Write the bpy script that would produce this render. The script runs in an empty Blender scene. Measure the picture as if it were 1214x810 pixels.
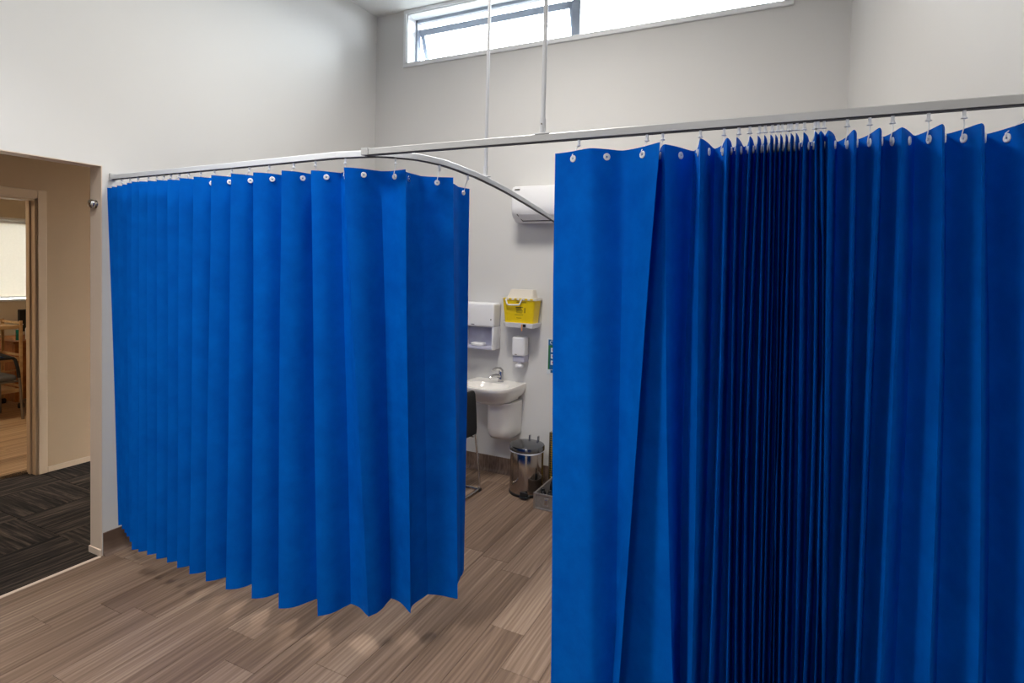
import bpy, bmesh, math, random
from mathutils import Vector, Matrix

random.seed(7)
scene = bpy.context.scene
COL = scene.collection
R = math.radians

# ------------------------------------------------------------------ camera
CAM_Z = 1.77
F_PX, YAW, PITCH, ROLL, PP_Y = 672.0, R(25.942), R(-1.991), R(1.435), 341.7
cam_data = bpy.data.cameras.new('camera')
cam_data.sensor_fit = 'HORIZONTAL'
cam_data.sensor_width = 36.0
cam_data.lens = F_PX / 1214.0 * 36.0
cam_data.shift_y = -(405.0 - PP_Y) / 1214.0
cam_data.clip_start = 0.02
cam = bpy.data.objects.new('camera', cam_data)
COL.objects.link(cam)
_fw = Vector((-math.sin(YAW), math.cos(YAW), 0))
_rt = Vector((math.cos(YAW), math.sin(YAW), 0))
_up = Vector((0, 0, 1))
_fw2 = _fw * math.cos(PITCH) + _up * math.sin(PITCH)
_up2 = _up * math.cos(PITCH) - _fw * math.sin(PITCH)
_rt3 = _rt * math.cos(ROLL) + _up2 * math.sin(ROLL)
_up3 = _up2 * math.cos(ROLL) - _rt * math.sin(ROLL)
_m = Matrix((_rt3, _up3, -_fw2)).transposed().to_4x4()
_m.translation = (0, 0, CAM_Z)
cam.matrix_world = _m
scene.camera = cam

# ------------------------------------------------------------------ world, exposure
scene.view_settings.view_transform = 'Standard'
scene.view_settings.look = 'None'
scene.view_settings.gamma = 1.0
scene.view_settings.exposure = 0.17
scene.view_settings.use_curve_mapping = False
world = bpy.data.worlds.new('world')
scene.world = world
world.use_nodes = True
_wn = world.node_tree
_bg = _wn.nodes['Background']
_bg.inputs[1].default_value = 38.0
# overcast sky above the horizon, darker ground below it
_tc = _wn.nodes.new('ShaderNodeTexCoord')
_sp = _wn.nodes.new('ShaderNodeSeparateXYZ')
_rp = _wn.nodes.new('ShaderNodeValToRGB')
_rp.color_ramp.elements[0].position = .0
_rp.color_ramp.elements[0].color = (.10, .10, .09, 1)
_rp.color_ramp.elements[1].position = .02
_rp.color_ramp.elements[1].color = (.86, .93, 1.0, 1)
_wn.links.new(_tc.outputs['Generated'], _sp.inputs[0])
_wn.links.new(_sp.outputs['Z'], _rp.inputs['Fac'])
_wn.links.new(_rp.outputs['Color'], _bg.inputs[0])


def area_light(name, loc, size, power, color=(1, 1, 1), rot=(0, 0, 0), size_y=None, portal=False, spread=180):
    d = bpy.data.lights.new(name, 'AREA')
    d.energy = power
    d.color = color
    d.size = size
    d.spread = R(spread)
    if size_y:
        d.shape = 'RECTANGLE'
        d.size_y = size_y
    if portal:
        d.cycles.is_portal = True
    o = bpy.data.objects.new(name, d)
    o.location = loc
    o.rotation_euler = rot
    COL.objects.link(o)
    return o


# key dimensions (metres); X runs along the back wall, Y away from the camera, Z up
XL = -3.604          # room face of the left wall
WT = 0.11            # wall thickness
YB = 4.333           # room face of the back wall
ZC = 4.123           # ceiling
YD0, YD1 = 0.62, 1.93   # doorway in the left wall
ZD = 2.307           # doorway head
YF = -3.2            # wall behind the camera
XH = -5.416          # hall's far wall
XO = -9.2            # office's far wall
RX0, RX1 = 0.308, 1.40  # right wall at the back wall / at the front wall (splayed)
WX0, WX1, WZ0, WZ1 = -3.250, -0.068, 3.634, 4.090   # clerestory opening


def rwall_x(y):
    return RX0 + (YB - y) * 0.145


# daylight enters by the clerestory window: portal marks its opening
area_light('window_portal', ((WX0 + WX1) / 2, YB + 0.2, (WZ0 + WZ1) / 2), WX1 - WX0, 1, rot=(R(-90), 0, 0), size_y=WZ1 - WZ0, portal=True)

# ------------------------------------------------------------------ materials
def lin(c):
    return tuple(((v / 255) / 12.92 if v / 255 <= .04045 else ((v / 255 + .055) / 1.055) ** 2.4) for v in c) + (1,)


def mat(name, rgb, rough=.5, metal=0.0, var=0.06, nscale=8.0, bump=0.0, bscale=60.0, coat=0.0, spec=0.5, emit=None, trans=0.0, stretch=(1, 1, 1)):
    m = bpy.data.materials.new(name)
    m.use_nodes = True
    nt = m.node_tree
    b = nt.nodes['Principled BSDF']
    b.inputs['Roughness'].default_value = rough
    b.inputs['Metallic'].default_value = metal
    b.inputs['Coat Weight'].default_value = coat
    b.inputs['Specular IOR Level'].default_value = spec
    b.inputs['Transmission Weight'].default_value = trans
    tc = nt.nodes.new('ShaderNodeTexCoord')
    mp = nt.nodes.new('ShaderNodeMapping')
    mp.inputs['Scale'].default_value = stretch
    nt.links.new(tc.outputs['Object'], mp.inputs['Vector'])
    n = nt.nodes.new('ShaderNodeTexNoise')
    n.inputs['Scale'].default_value = nscale
    n.inputs['Detail'].default_value = 4
    nt.links.new(mp.outputs[0], n.inputs['Vector'])
    c = lin(rgb)
    ramp = nt.nodes.new('ShaderNodeValToRGB')
    ramp.color_ramp.elements[0].position = .3
    ramp.color_ramp.elements[1].position = .7
    ramp.color_ramp.elements[0].color = tuple(v * (1 - var) for v in c[:3]) + (1,)
    ramp.color_ramp.elements[1].color = tuple(min(1, v * (1 + var)) for v in c[:3]) + (1,)
    nt.links.new(n.outputs['Fac'], ramp.inputs['Fac'])
    nt.links.new(ramp.outputs['Color'], b.inputs['Base Color'])
    if bump:
        n2 = nt.nodes.new('ShaderNodeTexNoise')
        n2.inputs['Scale'].default_value = bscale
        n2.inputs['Detail'].default_value = 3
        nt.links.new(mp.outputs[0], n2.inputs['Vector'])
        bp = nt.nodes.new('ShaderNodeBump')
        bp.inputs['Strength'].default_value = bump
        bp.inputs['Distance'].default_value = .002
        nt.links.new(n2.outputs['Fac'], bp.inputs['Height'])
        nt.links.new(bp.outputs[0], b.inputs['Normal'])
    if emit:
        b.inputs['Emission Color'].default_value = lin(emit[0])
        b.inputs['Emission Strength'].default_value = emit[1]
    return m


def wood_mat(name, dark, mid, light, rough=.45, random_shift=True, knots=True, spec=.35, sx=1.0):
    """wood-look plank: long grain along the object's Y axis, each plank shifted by Object Info random"""
    m = bpy.data.materials.new(name)
    m.use_nodes = True
    nt = m.node_tree
    L = nt.links.new
    b = nt.nodes['Principled BSDF']
    b.inputs['Roughness'].default_value = rough
    b.inputs['Specular IOR Level'].default_value = spec
    tc = nt.nodes.new('ShaderNodeTexCoord')
    oi = nt.nodes.new('ShaderNodeObjectInfo')
    mul = nt.nodes.new('ShaderNodeVectorMath'); mul.operation = 'SCALE'
    mul.inputs[0].default_value = (37.0, 91.0, 53.0)
    L(oi.outputs['Random'], mul.inputs['Scale'])
    add = nt.nodes.new('ShaderNodeVectorMath'); add.operation = 'ADD'
    L(tc.outputs['Object'], add.inputs[0])
    L(mul.outputs[0], add.inputs[1])
    mp = nt.nodes.new('ShaderNodeMapping')
    mp.inputs['Scale'].default_value = (6.0 * sx, 0.22 * sx, 4.0)
    L(add.outputs[0], mp.inputs['Vector'])
    w = nt.nodes.new('ShaderNodeTexNoise')
    w.inputs['Scale'].default_value = 1.6
    w.inputs['Detail'].default_value = 4
    w.inputs['Roughness'].default_value = .5
    w.inputs['Distortion'].default_value = .35
    L(mp.outputs[0], w.inputs['Vector'])
    mp2 = nt.nodes.new('ShaderNodeMapping')
    mp2.inputs['Scale'].default_value = (38.0 * sx, 0.7 * sx, 10.0)
    L(add.outputs[0], mp2.inputs['Vector'])
    g = nt.nodes.new('ShaderNodeTexNoise')
    g.inputs['Scale'].default_value = 1.8
    g.inputs['Detail'].default_value = 2.5
    L(mp2.outputs[0], g.inputs['Vector'])
    # cathedral rings
    mp3 = nt.nodes.new('ShaderNodeMapping')
    mp3.inputs['Scale'].default_value = (4.5 * sx, 0.5 * sx, 1.0)
    L(add.outputs[0], mp3.inputs['Vector'])
    wv = nt.nodes.new('ShaderNodeTexWave')
    wv.wave_type = 'RINGS'
    wv.rings_direction = 'Z'
    wv.inputs['Scale'].default_value = 3.0
    wv.inputs['Distortion'].default_value = 10.0
    wv.inputs['Detail'].default_value = 1.5
    wv.inputs['Detail Scale'].default_value = .8
    L(mp3.outputs[0], wv.inputs['Vector'])
    mix = nt.nodes.new('ShaderNodeMath'); mix.operation = 'MULTIPLY_ADD'
    L(g.outputs['Fac'], mix.inputs[0]); mix.inputs[1].default_value = .55
    half = nt.nodes.new('ShaderNodeMath'); half.operation = 'MULTIPLY'
    L(w.outputs['Fac'], half.inputs[0]); half.inputs[1].default_value = .45
    L(half.outputs[0], mix.inputs[2])
    mix2 = nt.nodes.new('ShaderNodeMath'); mix2.operation = 'MULTIPLY_ADD'
    L(wv.outputs['Fac'], mix2.inputs[0]); mix2.inputs[1].default_value = .085 if knots else 0.04
    L(mix.outputs[0], mix2.inputs[2])
    mix3 = nt.nodes.new('ShaderNodeMath'); mix3.operation = 'MULTIPLY_ADD'
    L(oi.outputs['Random'], mix3.inputs[0]); mix3.inputs[1].default_value = .17
    L(mix2.outputs[0], mix3.inputs[2])
    ramp = nt.nodes.new('ShaderNodeValToRGB')
    e = ramp.color_ramp.elements
    e[0].position = .47; e[0].color = lin(dark)
    e[1].position = .92; e[1].color = lin(light)
    k = e.new(.69); k.color = lin(mid)
    L(mix3.outputs[0], ramp.inputs['Fac'])
    L(ramp.outputs['Color'], b.inputs['Base Color'])
    bp = nt.nodes.new('ShaderNodeBump')
    bp.inputs['Strength'].default_value = .12
    bp.inputs['Distance'].default_value = .002
    L(g.outputs['Fac'], bp.inputs['Height'])
    L(bp.outputs[0], b.inputs['Normal'])
    return m


def carpet_mat():
    m = bpy.data.materials.new('carpet_tile')
    m.use_nodes = True
    nt = m.node_tree
    L = nt.links.new
    b = nt.nodes['Principled BSDF']
    b.inputs['Roughness'].default_value = .95
    b.inputs['Specular IOR Level'].default_value = .1
    tc = nt.nodes.new('ShaderNodeTexCoord')
    oi = nt.nodes.new('ShaderNodeObjectInfo')
    mul = nt.nodes.new('ShaderNodeVectorMath'); mul.operation = 'SCALE'
    mul.inputs[0].default_value = (17.0, 31.0, 5.0)
    L(oi.outputs['Random'], mul.inputs['Scale'])
    add = nt.nodes.new('ShaderNodeVectorMath')
    L(tc.outputs['Object'], add.inputs[0]); L(mul.outputs[0], add.inputs[1])
    mp = nt.nodes.new('ShaderNodeMapping')
    mp.inputs['Scale'].default_value = (46, 2.2, 1)
    L(add.outputs[0], mp.inputs['Vector'])
    n = nt.nodes.new('ShaderNodeTexNoise')
    n.inputs['Scale'].default_value = 1.0
    n.inputs['Detail'].default_value = 5
    n.inputs['Roughness'].default_value = .7
    L(mp.outputs[0], n.inputs['Vector'])
    r = nt.nodes.new('ShaderNodeValToRGB')
    r.color_ramp.elements[0].position = .38; r.color_ramp.elements[0].color = lin((30, 27, 26))
    r.color_ramp.elements[1].position = .72; r.color_ramp.elements[1].color = lin((96, 84, 74))
    k = r.color_ramp.elements.new(.52); k.color = lin((50, 45, 42))
    L(n.outputs['Fac'], r.inputs['Fac'])
    L(r.outputs['Color'], b.inputs['Base Color'])
    bp = nt.nodes.new('ShaderNodeBump')
    bp.inputs['Strength'].default_value = .5
    bp.inputs['Distance'].default_value = .004
    L(n.outputs['Fac'], bp.inputs['Height'])
    L(bp.outputs[0], b.inputs['Normal'])
    return m


def curtain_mat():
    """blue non-woven fabric: soft mottle, slight sheen, a little light passes through"""
    m = bpy.data.materials.new('blue_nonwoven')
    m.use_nodes = True
    nt = m.node_tree
    L = nt.links.new
    b = nt.nodes['Principled BSDF']
    out = nt.nodes['Material Output']
    b.inputs['Roughness'].default_value = .62
    b.inputs['Specular IOR Level'].default_value = .03
    b.inputs['Sheen Weight'].default_value = .0
    b.inputs['Sheen Tint'].default_value = (.3, .6, 1, 1)
    tc = nt.nodes.new('ShaderNodeTexCoord')
    n = nt.nodes.new('ShaderNodeTexNoise')
    n.inputs['Scale'].default_value = 9.0
    n.inputs['Detail'].default_value = 6
    n.inputs['Roughness'].default_value = .65
    L(tc.outputs['Object'], n.inputs['Vector'])
    r = nt.nodes.new('ShaderNodeValToRGB')
    r.color_ramp.elements[0].position = .32; r.color_ramp.elements[0].color = (0.0, 0.088, 0.44, 1)
    r.color_ramp.elements[1].position = .70; r.color_ramp.elements[1].color = (0.0, 0.122, 0.55, 1)
    L(n.outputs['Fac'], r.inputs['Fac'])
    L(r.outputs['Color'], b.inputs['Base Color'])
    n2 = nt.nodes.new('ShaderNodeTexNoise')
    n2.inputs['Scale'].default_value = 34.0
    n2.inputs['Detail'].default_value = 5
    L(tc.outputs['Object'], n2.inputs['Vector'])
    bp = nt.nodes.new('ShaderNodeBump')
    bp.inputs['Strength'].default_value = .10
    bp.inputs['Distance'].default_value = .006
    L(n2.outputs['Fac'], bp.inputs['Height'])
    L(bp.outputs[0], b.inputs['Normal'])
    tr = nt.nodes.new('ShaderNodeBsdfTranslucent')
    tr.inputs['Color'].default_value = (0.0, 0.03, 0.60, 1)
    mx = nt.nodes.new('ShaderNodeMixShader')
    mx.inputs[0].default_value = .08
    L(b.outputs[0], mx.inputs[1]); L(tr.outputs[0], mx.inputs[2])
    L(mx.outputs[0], out.inputs['Surface'])
    return m


def pane_mat(name, tint=(1, 1, 1)):
    m = bpy.data.materials.new(name)
    m.use_nodes = True
    nt = m.node_tree
    nt.nodes.remove(nt.nodes['Principled BSDF'])
    out = nt.nodes['Material Output']
    t = nt.nodes.new('ShaderNodeBsdfTransparent')
    t.inputs[0].default_value = tint + (1,)
    g = nt.nodes.new('ShaderNodeBsdfGlossy')
    g.inputs['Roughness'].default_value = .02
    fr = nt.nodes.new('ShaderNodeFresnel')
    mx = nt.nodes.new('ShaderNodeMixShader')
    nt.links.new(fr.outputs[0], mx.inputs[0])
    nt.links.new(t.outputs[0], mx.inputs[1])
    nt.links.new(g.outputs[0], mx.inputs[2])
    nt.links.new(mx.outputs[0], out.inputs['Surface'])
    return m


def blind_mat():
    m = bpy.data.materials.new('blind_fabric')
    m.use_nodes = True
    nt = m.node_tree
    b = nt.nodes['Principled BSDF']
    out = nt.nodes['Material Output']
    b.inputs['Roughness'].default_value = .8
    tc = nt.nodes.new('ShaderNodeTexCoord')
    n = nt.nodes.new('ShaderNodeTexNoise')
    n.inputs['Scale'].default_value = 40
    nt.links.new(tc.outputs['Object'], n.inputs['Vector'])
    r = nt.nodes.new('ShaderNodeValToRGB')
    r.color_ramp.elements[0].color = lin((222, 216, 206))
    r.color_ramp.elements[1].color = lin((236, 230, 220))
    nt.links.new(n.outputs['Fac'], r.inputs['Fac'])
    nt.links.new(r.outputs['Color'], b.inputs['Base Color'])
    t = nt.nodes.new('ShaderNodeBsdfTranslucent')
    t.inputs[0].default_value = lin((240, 234, 226))
    mx = nt.nodes.new('ShaderNodeMixShader')
    mx.inputs[0].default_value = .34
    nt.links.new(b.outputs[0], mx.inputs[1])
    nt.links.new(t.outputs[0], mx.inputs[2])
    nt.links.new(mx.outputs[0], out.inputs['Surface'])
    return m


def checker_mat():
    m = bpy.data.materials.new('yellow_black_check')
    m.use_nodes = True
    nt = m.node_tree
    b = nt.nodes['Principled BSDF']
    b.inputs['Roughness'].default_value = .6
    tc = nt.nodes.new('ShaderNodeTexCoord')
    c = nt.nodes.new('ShaderNodeTexChecker')
    c.inputs['Scale'].default_value = 75
    c.inputs['Color1'].default_value = lin((16, 15, 14))
    c.inputs['Color2'].default_value = lin((150, 122, 36))
    mp = nt.nodes.new('ShaderNodeMapping')
    mp.inputs['Rotation'].default_value = (0, R(45), 0)
    nt.links.new(tc.outputs['Object'], mp.inputs['Vector'])
    nt.links.new(mp.outputs[0], c.inputs['Vector'])
    nt.links.new(c.outputs['Color'], b.inputs['Base Color'])
    return m


M = {}
M['wall'] = mat('wall_paint', (214, 213, 211), .75, var=.012, nscale=1.5, bump=.05, bscale=180, spec=.25)
M['ceil'] = mat('ceiling_paint', (232, 231, 228), .85, var=.01, bump=.03)
M['hallwall'] = mat('hall_paint_dim_warm', (164, 137, 108), .7, var=.012, bump=.05, bscale=180, spec=.25)  # tan deepened so the colour also carries the hall's dim warm light
M['office_wall'] = mat('office_paint', (216, 200, 174), .7, var=.012, bump=.05, bscale=180, spec=.25)
M['trim'] = mat('trim_warm_tint', (216, 198, 182), .35, var=.01)  # beige puts the warm light on the doorway end into the colour
M['hall_trim'] = mat('hall_trim_dim', (184, 158, 130), .35, var=.01)  # trim darkened towards the hall walls, the same dim light in its colour
M['white_alu'] = mat('white_window_frame', (232, 234, 236), .4, var=.01)
M['grey_alu'] = mat('grey_aluminium', (150, 158, 172), .45, metal=.1, var=.02)
M['rail'] = mat('rail_satin_aluminium', (186, 187, 188), .42, metal=.15, var=.015, nscale=20)
M['rail_lit'] = mat('rail_lit_copy', (222, 226, 231), .45, var=.01)  # paler copy of the rail colour: brighter light on the curved rail painted in
M['rail_slot'] = mat('rail_slot_shadow', (52, 52, 60), .6, var=.02)
M['rod'] = mat('rod_white', (214, 216, 220), .4, metal=.1, var=.02)
M['plank'] = wood_mat('floor_plank', (98, 78, 64), (134, 112, 96), (168, 147, 129), .42)
M['cove'] = wood_mat('cove_plank', (92, 74, 64), (128, 108, 95), (160, 142, 128), .45)
M['office_plank'] = wood_mat('office_plank', (120, 92, 66), (182, 150, 114), (216, 190, 156), .42)
M['subfloor'] = mat('subfloor_grey', (88, 76, 68), .8)
M['carpet'] = carpet_mat()
M['curtain'] = curtain_mat()
M['white_plastic'] = mat('white_plastic', (236, 236, 238), .32, var=.01)
M['eyelet'] = mat('eyelet_white', (226, 230, 236), .35, var=.01)
M['lilac_plastic'] = mat('smoky_plastic', (186, 186, 204), .3, var=.02)
M['ceramic'] = mat('white_ceramic', (238, 234, 228), .12, var=.008, coat=.3)
M['chrome'] = mat('chrome', (205, 205, 205), .1, metal=1, var=.02)
M['steel'] = mat('polished_steel', (168, 158, 150), .13, metal=1, var=.04, nscale=3, stretch=(1, 1, .2))
M['lid'] = mat('lid_steel', (118, 120, 124), .22, metal=1, var=.03)
M['alu_case'] = mat('case_aluminium', (176, 172, 168), .34, metal=.85, var=.08, nscale=30)
M['case_panel'] = mat('case_panel', (150, 146, 142), .4, metal=.6, var=.12, nscale=40)
M['black'] = mat('black_plastic', (20, 20, 22), .45, var=.1)
M['black_fabric'] = mat('black_upholstery', (16, 16, 18), .85, var=.15, nscale=60, bump=.3, bscale=300)
M['grey_fabric'] = mat('grey_upholstery', (96, 96, 94), .85, var=.1, nscale=60, bump=.3, bscale=300)
M['yellow'] = mat('sharps_yellow', (232, 200, 12), .38, var=.03)
M['yellow_print'] = mat('sharps_print', (92, 82, 20), .5, var=.1)
M['clear_lid'] = mat('frosted_lid', (224, 216, 202), .3, var=.02)
M['orange_tag'] = mat('orange_tag', (222, 150, 96), .5)
M['poster_white'] = mat('poster_white', (214, 220, 224), .5, var=.01)
M['poster_blue'] = mat('poster_blue', (18, 96, 152), .5, var=.03)
M['poster_green'] = mat('poster_green', (40, 112, 60), .5, var=.03)
M['poster_red'] = mat('poster_red', (190, 96, 96), .5, var=.05)
M['bamboo'] = wood_mat('bamboo', (176, 138, 92), (206, 172, 124), (226, 198, 156), .5, knots=False, sx=3)
M['desk_wood'] = wood_mat('desk_wood', (140, 82, 34), (172, 106, 48), (196, 130, 66), .4, knots=False, sx=2)
M['teal'] = mat('teal_liquid', (0, 142, 128), .2, var=.03)
M['blue_book'] = mat('blue_cover', (24, 84, 150), .5)
M['grey_metal'] = mat('grey_metal', (136, 130, 122), .3, metal=.8, var=.03)
M['bag'] = mat('white_liner', (214, 216, 226), .4, var=.03, trans=0.0)
M['glass'] = pane_mat('window_glass', (.97, .99, .98))
M['blind'] = blind_mat()
M['check'] = checker_mat()
M['screen'] = mat('dark_screen', (14, 15, 17), .2, var=.05)
M['diffuser'] = mat('light_diffuser', (240, 240, 240), .5, emit=((255, 250, 240), 3.0))


# ------------------------------------------------------------------ mesh helpers
class MB:
    def __init__(self):
        self.bm = bmesh.new()

    def box(self, lo, hi, bevel=0.0, seg=2):
        lo = Vector(lo); hi = Vector(hi)
        r = bmesh.ops.create_cube(self.bm, size=1.0)
        vs = r['verts']
        c = (lo + hi) / 2
        s = hi - lo
        for v in vs:
            v.co = Vector((v.co.x * s.x + c.x, v.co.y * s.y + c.y, v.co.z * s.z + c.z))
        if bevel > 0:
            es = list({e for v in vs for e in v.link_edges})
            bmesh.ops.bevel(self.bm, geom=es, offset=min(bevel, min(abs(x) for x in s) * .49), segments=seg, profile=.5, affect='EDGES')
        return self

    def prism(self, pts, axis, a, b):
        """extrude polygon (2-D points) along axis from a to b"""
        def P(p, t):
            return {'x': (t, p[0], p[1]), 'y': (p[0], t, p[1]), 'z': (p[0], p[1], t)}[axis]
        va = [self.bm.verts.new(P(p, a)) for p in pts]
        vb = [self.bm.verts.new(P(p, b)) for p in pts]
        n = len(pts)
        self.bm.faces.new(va)
        self.bm.faces.new(list(reversed(vb)))
        for i in range(n):
            self.bm.faces.new((va[i], vb[i], vb[(i + 1) % n], va[(i + 1) % n]))
        return self

    def loft(self, rings, cap0=True, cap1=True, closed=True):
        vr = [[self.bm.verts.new(p) for p in ring] for ring in rings]
        n = len(vr[0])
        for i in range(len(vr) - 1):
            for j in range(n if closed else n - 1):
                k = (j + 1) % n
                self.bm.faces.new((vr[i][j], vr[i][k], vr[i + 1][k], vr[i + 1][j]))
        if cap0:
            self.bm.faces.new(list(reversed(vr[0])))
        if cap1:
            self.bm.faces.new(vr[-1])
        return self

    def tube(self, path, r, n=10, flat=None):
        path = [Vector(p) for p in path]
        rings = []
        up = Vector((0, 0, 1))
        prev = None
        for i, p in enumerate(path):
            if i == 0:
                t = path[1] - path[0]
            elif i == len(path) - 1:
                t = path[-1] - path[-2]
            else:
                t = (path[i + 1] - p).normalized() + (p - path[i - 1]).normalized()
            t.normalize()
            if prev is None:
                ref = up if abs(t.dot(up)) < .95 else Vector((1, 0, 0))
                u = t.cross(ref).normalized()
            else:
                u = (prev - t * prev.dot(t)).normalized()
            prev = u
            w = t.cross(u)
            rr = r[i] if isinstance(r, (list, tuple)) else r
            rings.append([p + (u * math.cos(2 * math.pi * k / n) + w * math.sin(2 * math.pi * k / n)) * rr for k in range(n)])
        return self.loft(rings)

    def lathe(self, prof, c=(0, 0, 0), n=28, cap0=True, cap1=True):
        rings = [[(c[0] + r * math.cos(2 * math.pi * k / n), c[1] + r * math.sin(2 * math.pi * k / n), c[2] + z) for k in range(n)] for r, z in prof]
        return self.loft(rings, cap0, cap1)

    def grid(self, rows):
        vr = [[self.bm.verts.new(p) for p in row] for row in rows]
        for i in range(len(vr) - 1):
            for j in range(len(vr[0]) - 1):
                self.bm.faces.new((vr[i][j], vr[i][j + 1], vr[i + 1][j + 1], vr[i + 1][j]))
        return self

    def rot(self, mtx):
        bmesh.ops.transform(self.bm, matrix=mtx, verts=self.bm.verts)
        return self

    def mesh(self, name, material, smooth=None):
        bmesh.ops.recalc_face_normals(self.bm, faces=self.bm.faces)
        me = bpy.data.meshes.new(name)
        if smooth is not None:
            for f in self.bm.faces:
                f.smooth = True
            for e in self.bm.edges:
                if len(e.link_faces) == 2:
                    e.smooth = e.calc_face_angle(0) < R(smooth)
        self.bm.to_mesh(me)
        self.bm.free()
        me.materials.append(M[material])
        return me

    def build(self, name, material, parent=None, smooth=None):
        me = self.mesh(name, material, smooth)
        o = bpy.data.objects.new(name, me)
        COL.objects.link(o)
        if parent:
            put(o, parent)
        return o


def put(o, parent):
    """parent keeping the coordinates the mesh was written in (world)"""
    o.parent = parent
    o.matrix_parent_inverse = Matrix.Translation(parent_world(parent)).inverted()


def parent_world(p):
    v = Vector(p.location)
    return v


def thing(name, label, cat, loc, group=None):
    o = bpy.data.objects.new(name, None)
    o.empty_display_size = .1
    o.location = loc
    COL.objects.link(o)
    o['label'] = label
    o['category'] = cat
    if group:
        o['group'] = group
    return o


def tag(o, label, cat, group=None):
    o['label'] = label
    o['category'] = cat
    if group:
        o['group'] = group
    return o


def part(mb, name, material, parent, smooth=None, label=None):
    """mesh written in world coordinates, parented to a thing (an Empty) or to a part of it"""
    o = mb.build(name, material, None, smooth)
    o.parent = parent
    root = parent
    off = Vector((0, 0, 0))
    while root is not None:
        off += Vector(root.location)
        root = root.parent
    o.data.transform(Matrix.Translation(-off))
    if label:
        o['label'] = label
    return o


def struct(mb, name, material, label, smooth=None, cat=None):
    o = mb.build(name, material, None, smooth)
    o['kind'] = 'structure'
    o['label'] = label
    o['category'] = cat or name.split('_')[0]
    return o


# ------------------------------------------------------------------ the setting: main room shell
struct(MB().box((XL - 0.02, YF, -.12), (1.6, YB + .3, -.004)), 'floor', 'subfloor', 'brown wood-look plank floor of the curtained treatment room')
FLOOR = bpy.data.objects['floor']
struct(MB().box((XL - WT, YF - .1, ZC), (1.7, YB + .3, ZC + .15)), 'ceiling', 'ceil', 'white high ceiling above the clerestory window')

wl = MB()
wl.box((XL - WT, YD1, 0), (XL, YB + .25, ZC))
wl.box((XL - WT, YD0, ZD), (XL, YD1, ZC))
wl.box((XL - WT, YF - .1, 0), (XL, YD0, ZC))
struct(wl, 'wall_left', 'wall', 'tall white wall on the left with a doorway to the hall')

WBT = 0.20
wb = MB()
wb.box((XL, YB, 0), (RX0 + .1, YB + WBT, WZ0))
wb.box((XL, YB, WZ1), (RX0 + .1, YB + WBT, ZC))
wb.box((XL, YB, WZ0), (WX0, YB + WBT, WZ1))
wb.box((WX1, YB, WZ0), (RX0 + .1, YB + WBT, WZ1))
struct(wb, 'wall_back', 'wall', 'white back wall with the high window and the wash basin')

struct(MB().prism([(RX0, YB), (rwall_x(YF), YF), (rwall_x(YF) + .12, YF), (RX0 + .12, YB + .1)], 'z', 0, ZC), 'wall_right', 'wall', 'plain white wall on the right behind the curtain rail')
struct(MB().box((XL, YF - .1, 0), (1.6, YF, ZC)), 'wall_front', 'wall', 'white wall facing the curtains')

# vinyl coved skirting (floor planks' material turned up the wall)
def cove(name, p0, p1, inward, label):
    """coved skirting from p0 to p1; inward = unit vector into the room"""
    prof = [(0.0, 0.0), (.030, 0.0), (.022, .004), (.010, .012), (.005, .024), (.004, .05), (.004, .135), (0.0, .137)]
    b = MB()
    rings = []
    for q in (p0, p1):
        rings.append([(q[0] + inward[0] * d, q[1] + inward[1] * d, z) for d, z in prof])
    b.loft(rings)
    o = struct(b, name, 'cove', label, smooth=40, cat='skirting')
    return o


cove('baseboard_left', (XL, YD1 + .004, 0), (XL, YB, 0), (1, 0), 'brown coved vinyl skirting along the left wall')
cove('baseboard_back', (XL, YB, 0), (RX0, YB, 0), (0, -1), 'brown coved vinyl skirting under the wash basin')

# skin over the doorway's wall end and head; its beige paints in warm light
lb = MB()
lb.box((XL - WT - .002, YD1 - .006, 0), (XL + .001, YD1, ZD), .0015)
lb.box((XL - WT - .002, YD0, ZD - .006), (XL + .001, YD1 - .006, ZD), .0015)
struct(lb, 'trim_2', 'trim', 'doorway wall end and head tinted beige for the warm light there', cat='trim')

# painted low skirting round the wall end at the doorway
b = MB()
b.box((XL - WT - .012, YD1 - .012, 0), (XL + .003, YD1, .04), .003)
b.box((XL - WT - .012, YD1, 0), (XL - WT, YB, .04), .003)
struct(b, 'baseboard_doorway', 'trim', 'low cream skirting round the wall end at the doorway', cat='skirting')

# floor planks: each one an object sharing one mesh
PW, PL, PT = 0.184, 1.22, 0.004
def plank_mesh(length):
    return MB().box((0, 0, -PT), (PW - .0012, length - .0012, 0), .0012, 1).mesh('floor_plank', 'plank')


pm = {}
def lay_planks(x_first, x_last, y0, y1, parent, seams, matname, base='floor_plank'):
    x = x_first
    row = 0
    while x < x_last - .01:
        y = y0
        w = min(PW, x_last - x)
        s = seams(row)
        cuts = [y0] + [s + k * PL for k in range(-8, 12) if y0 + .08 < s + k * PL < y1 - .08] + [y1]
        for a, c in zip(cuts[:-1], cuts[1:]):
            key = (round(w, 3), round(c - a, 3), matname)
            if key not in pm:
                pm[key] = MB().box((0, 0, -PT), (w - .0016, c - a - .0016, 0), .0008, 1).mesh(base, matname)
            o = bpy.data.objects.new(base, pm[key])
            COL.objects.link(o)
            o.parent = parent
            o.location = (x, a, 0)
        x += PW
        row += 1


_offs = {}
def seam(row):
    # rows counted from the left wall; a few seams sit where the photo shows them
    known = {12: 2.45, 10: 3.02, 2: 1.655}
    if row not in known:
        known[row] = random.Random(row * 13 + 5).uniform(0, PL)
    return known[row]


lay_planks(-3.472 - .0, 1.0, -.4, YB - .002, FLOOR, seam, 'plank')
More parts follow.
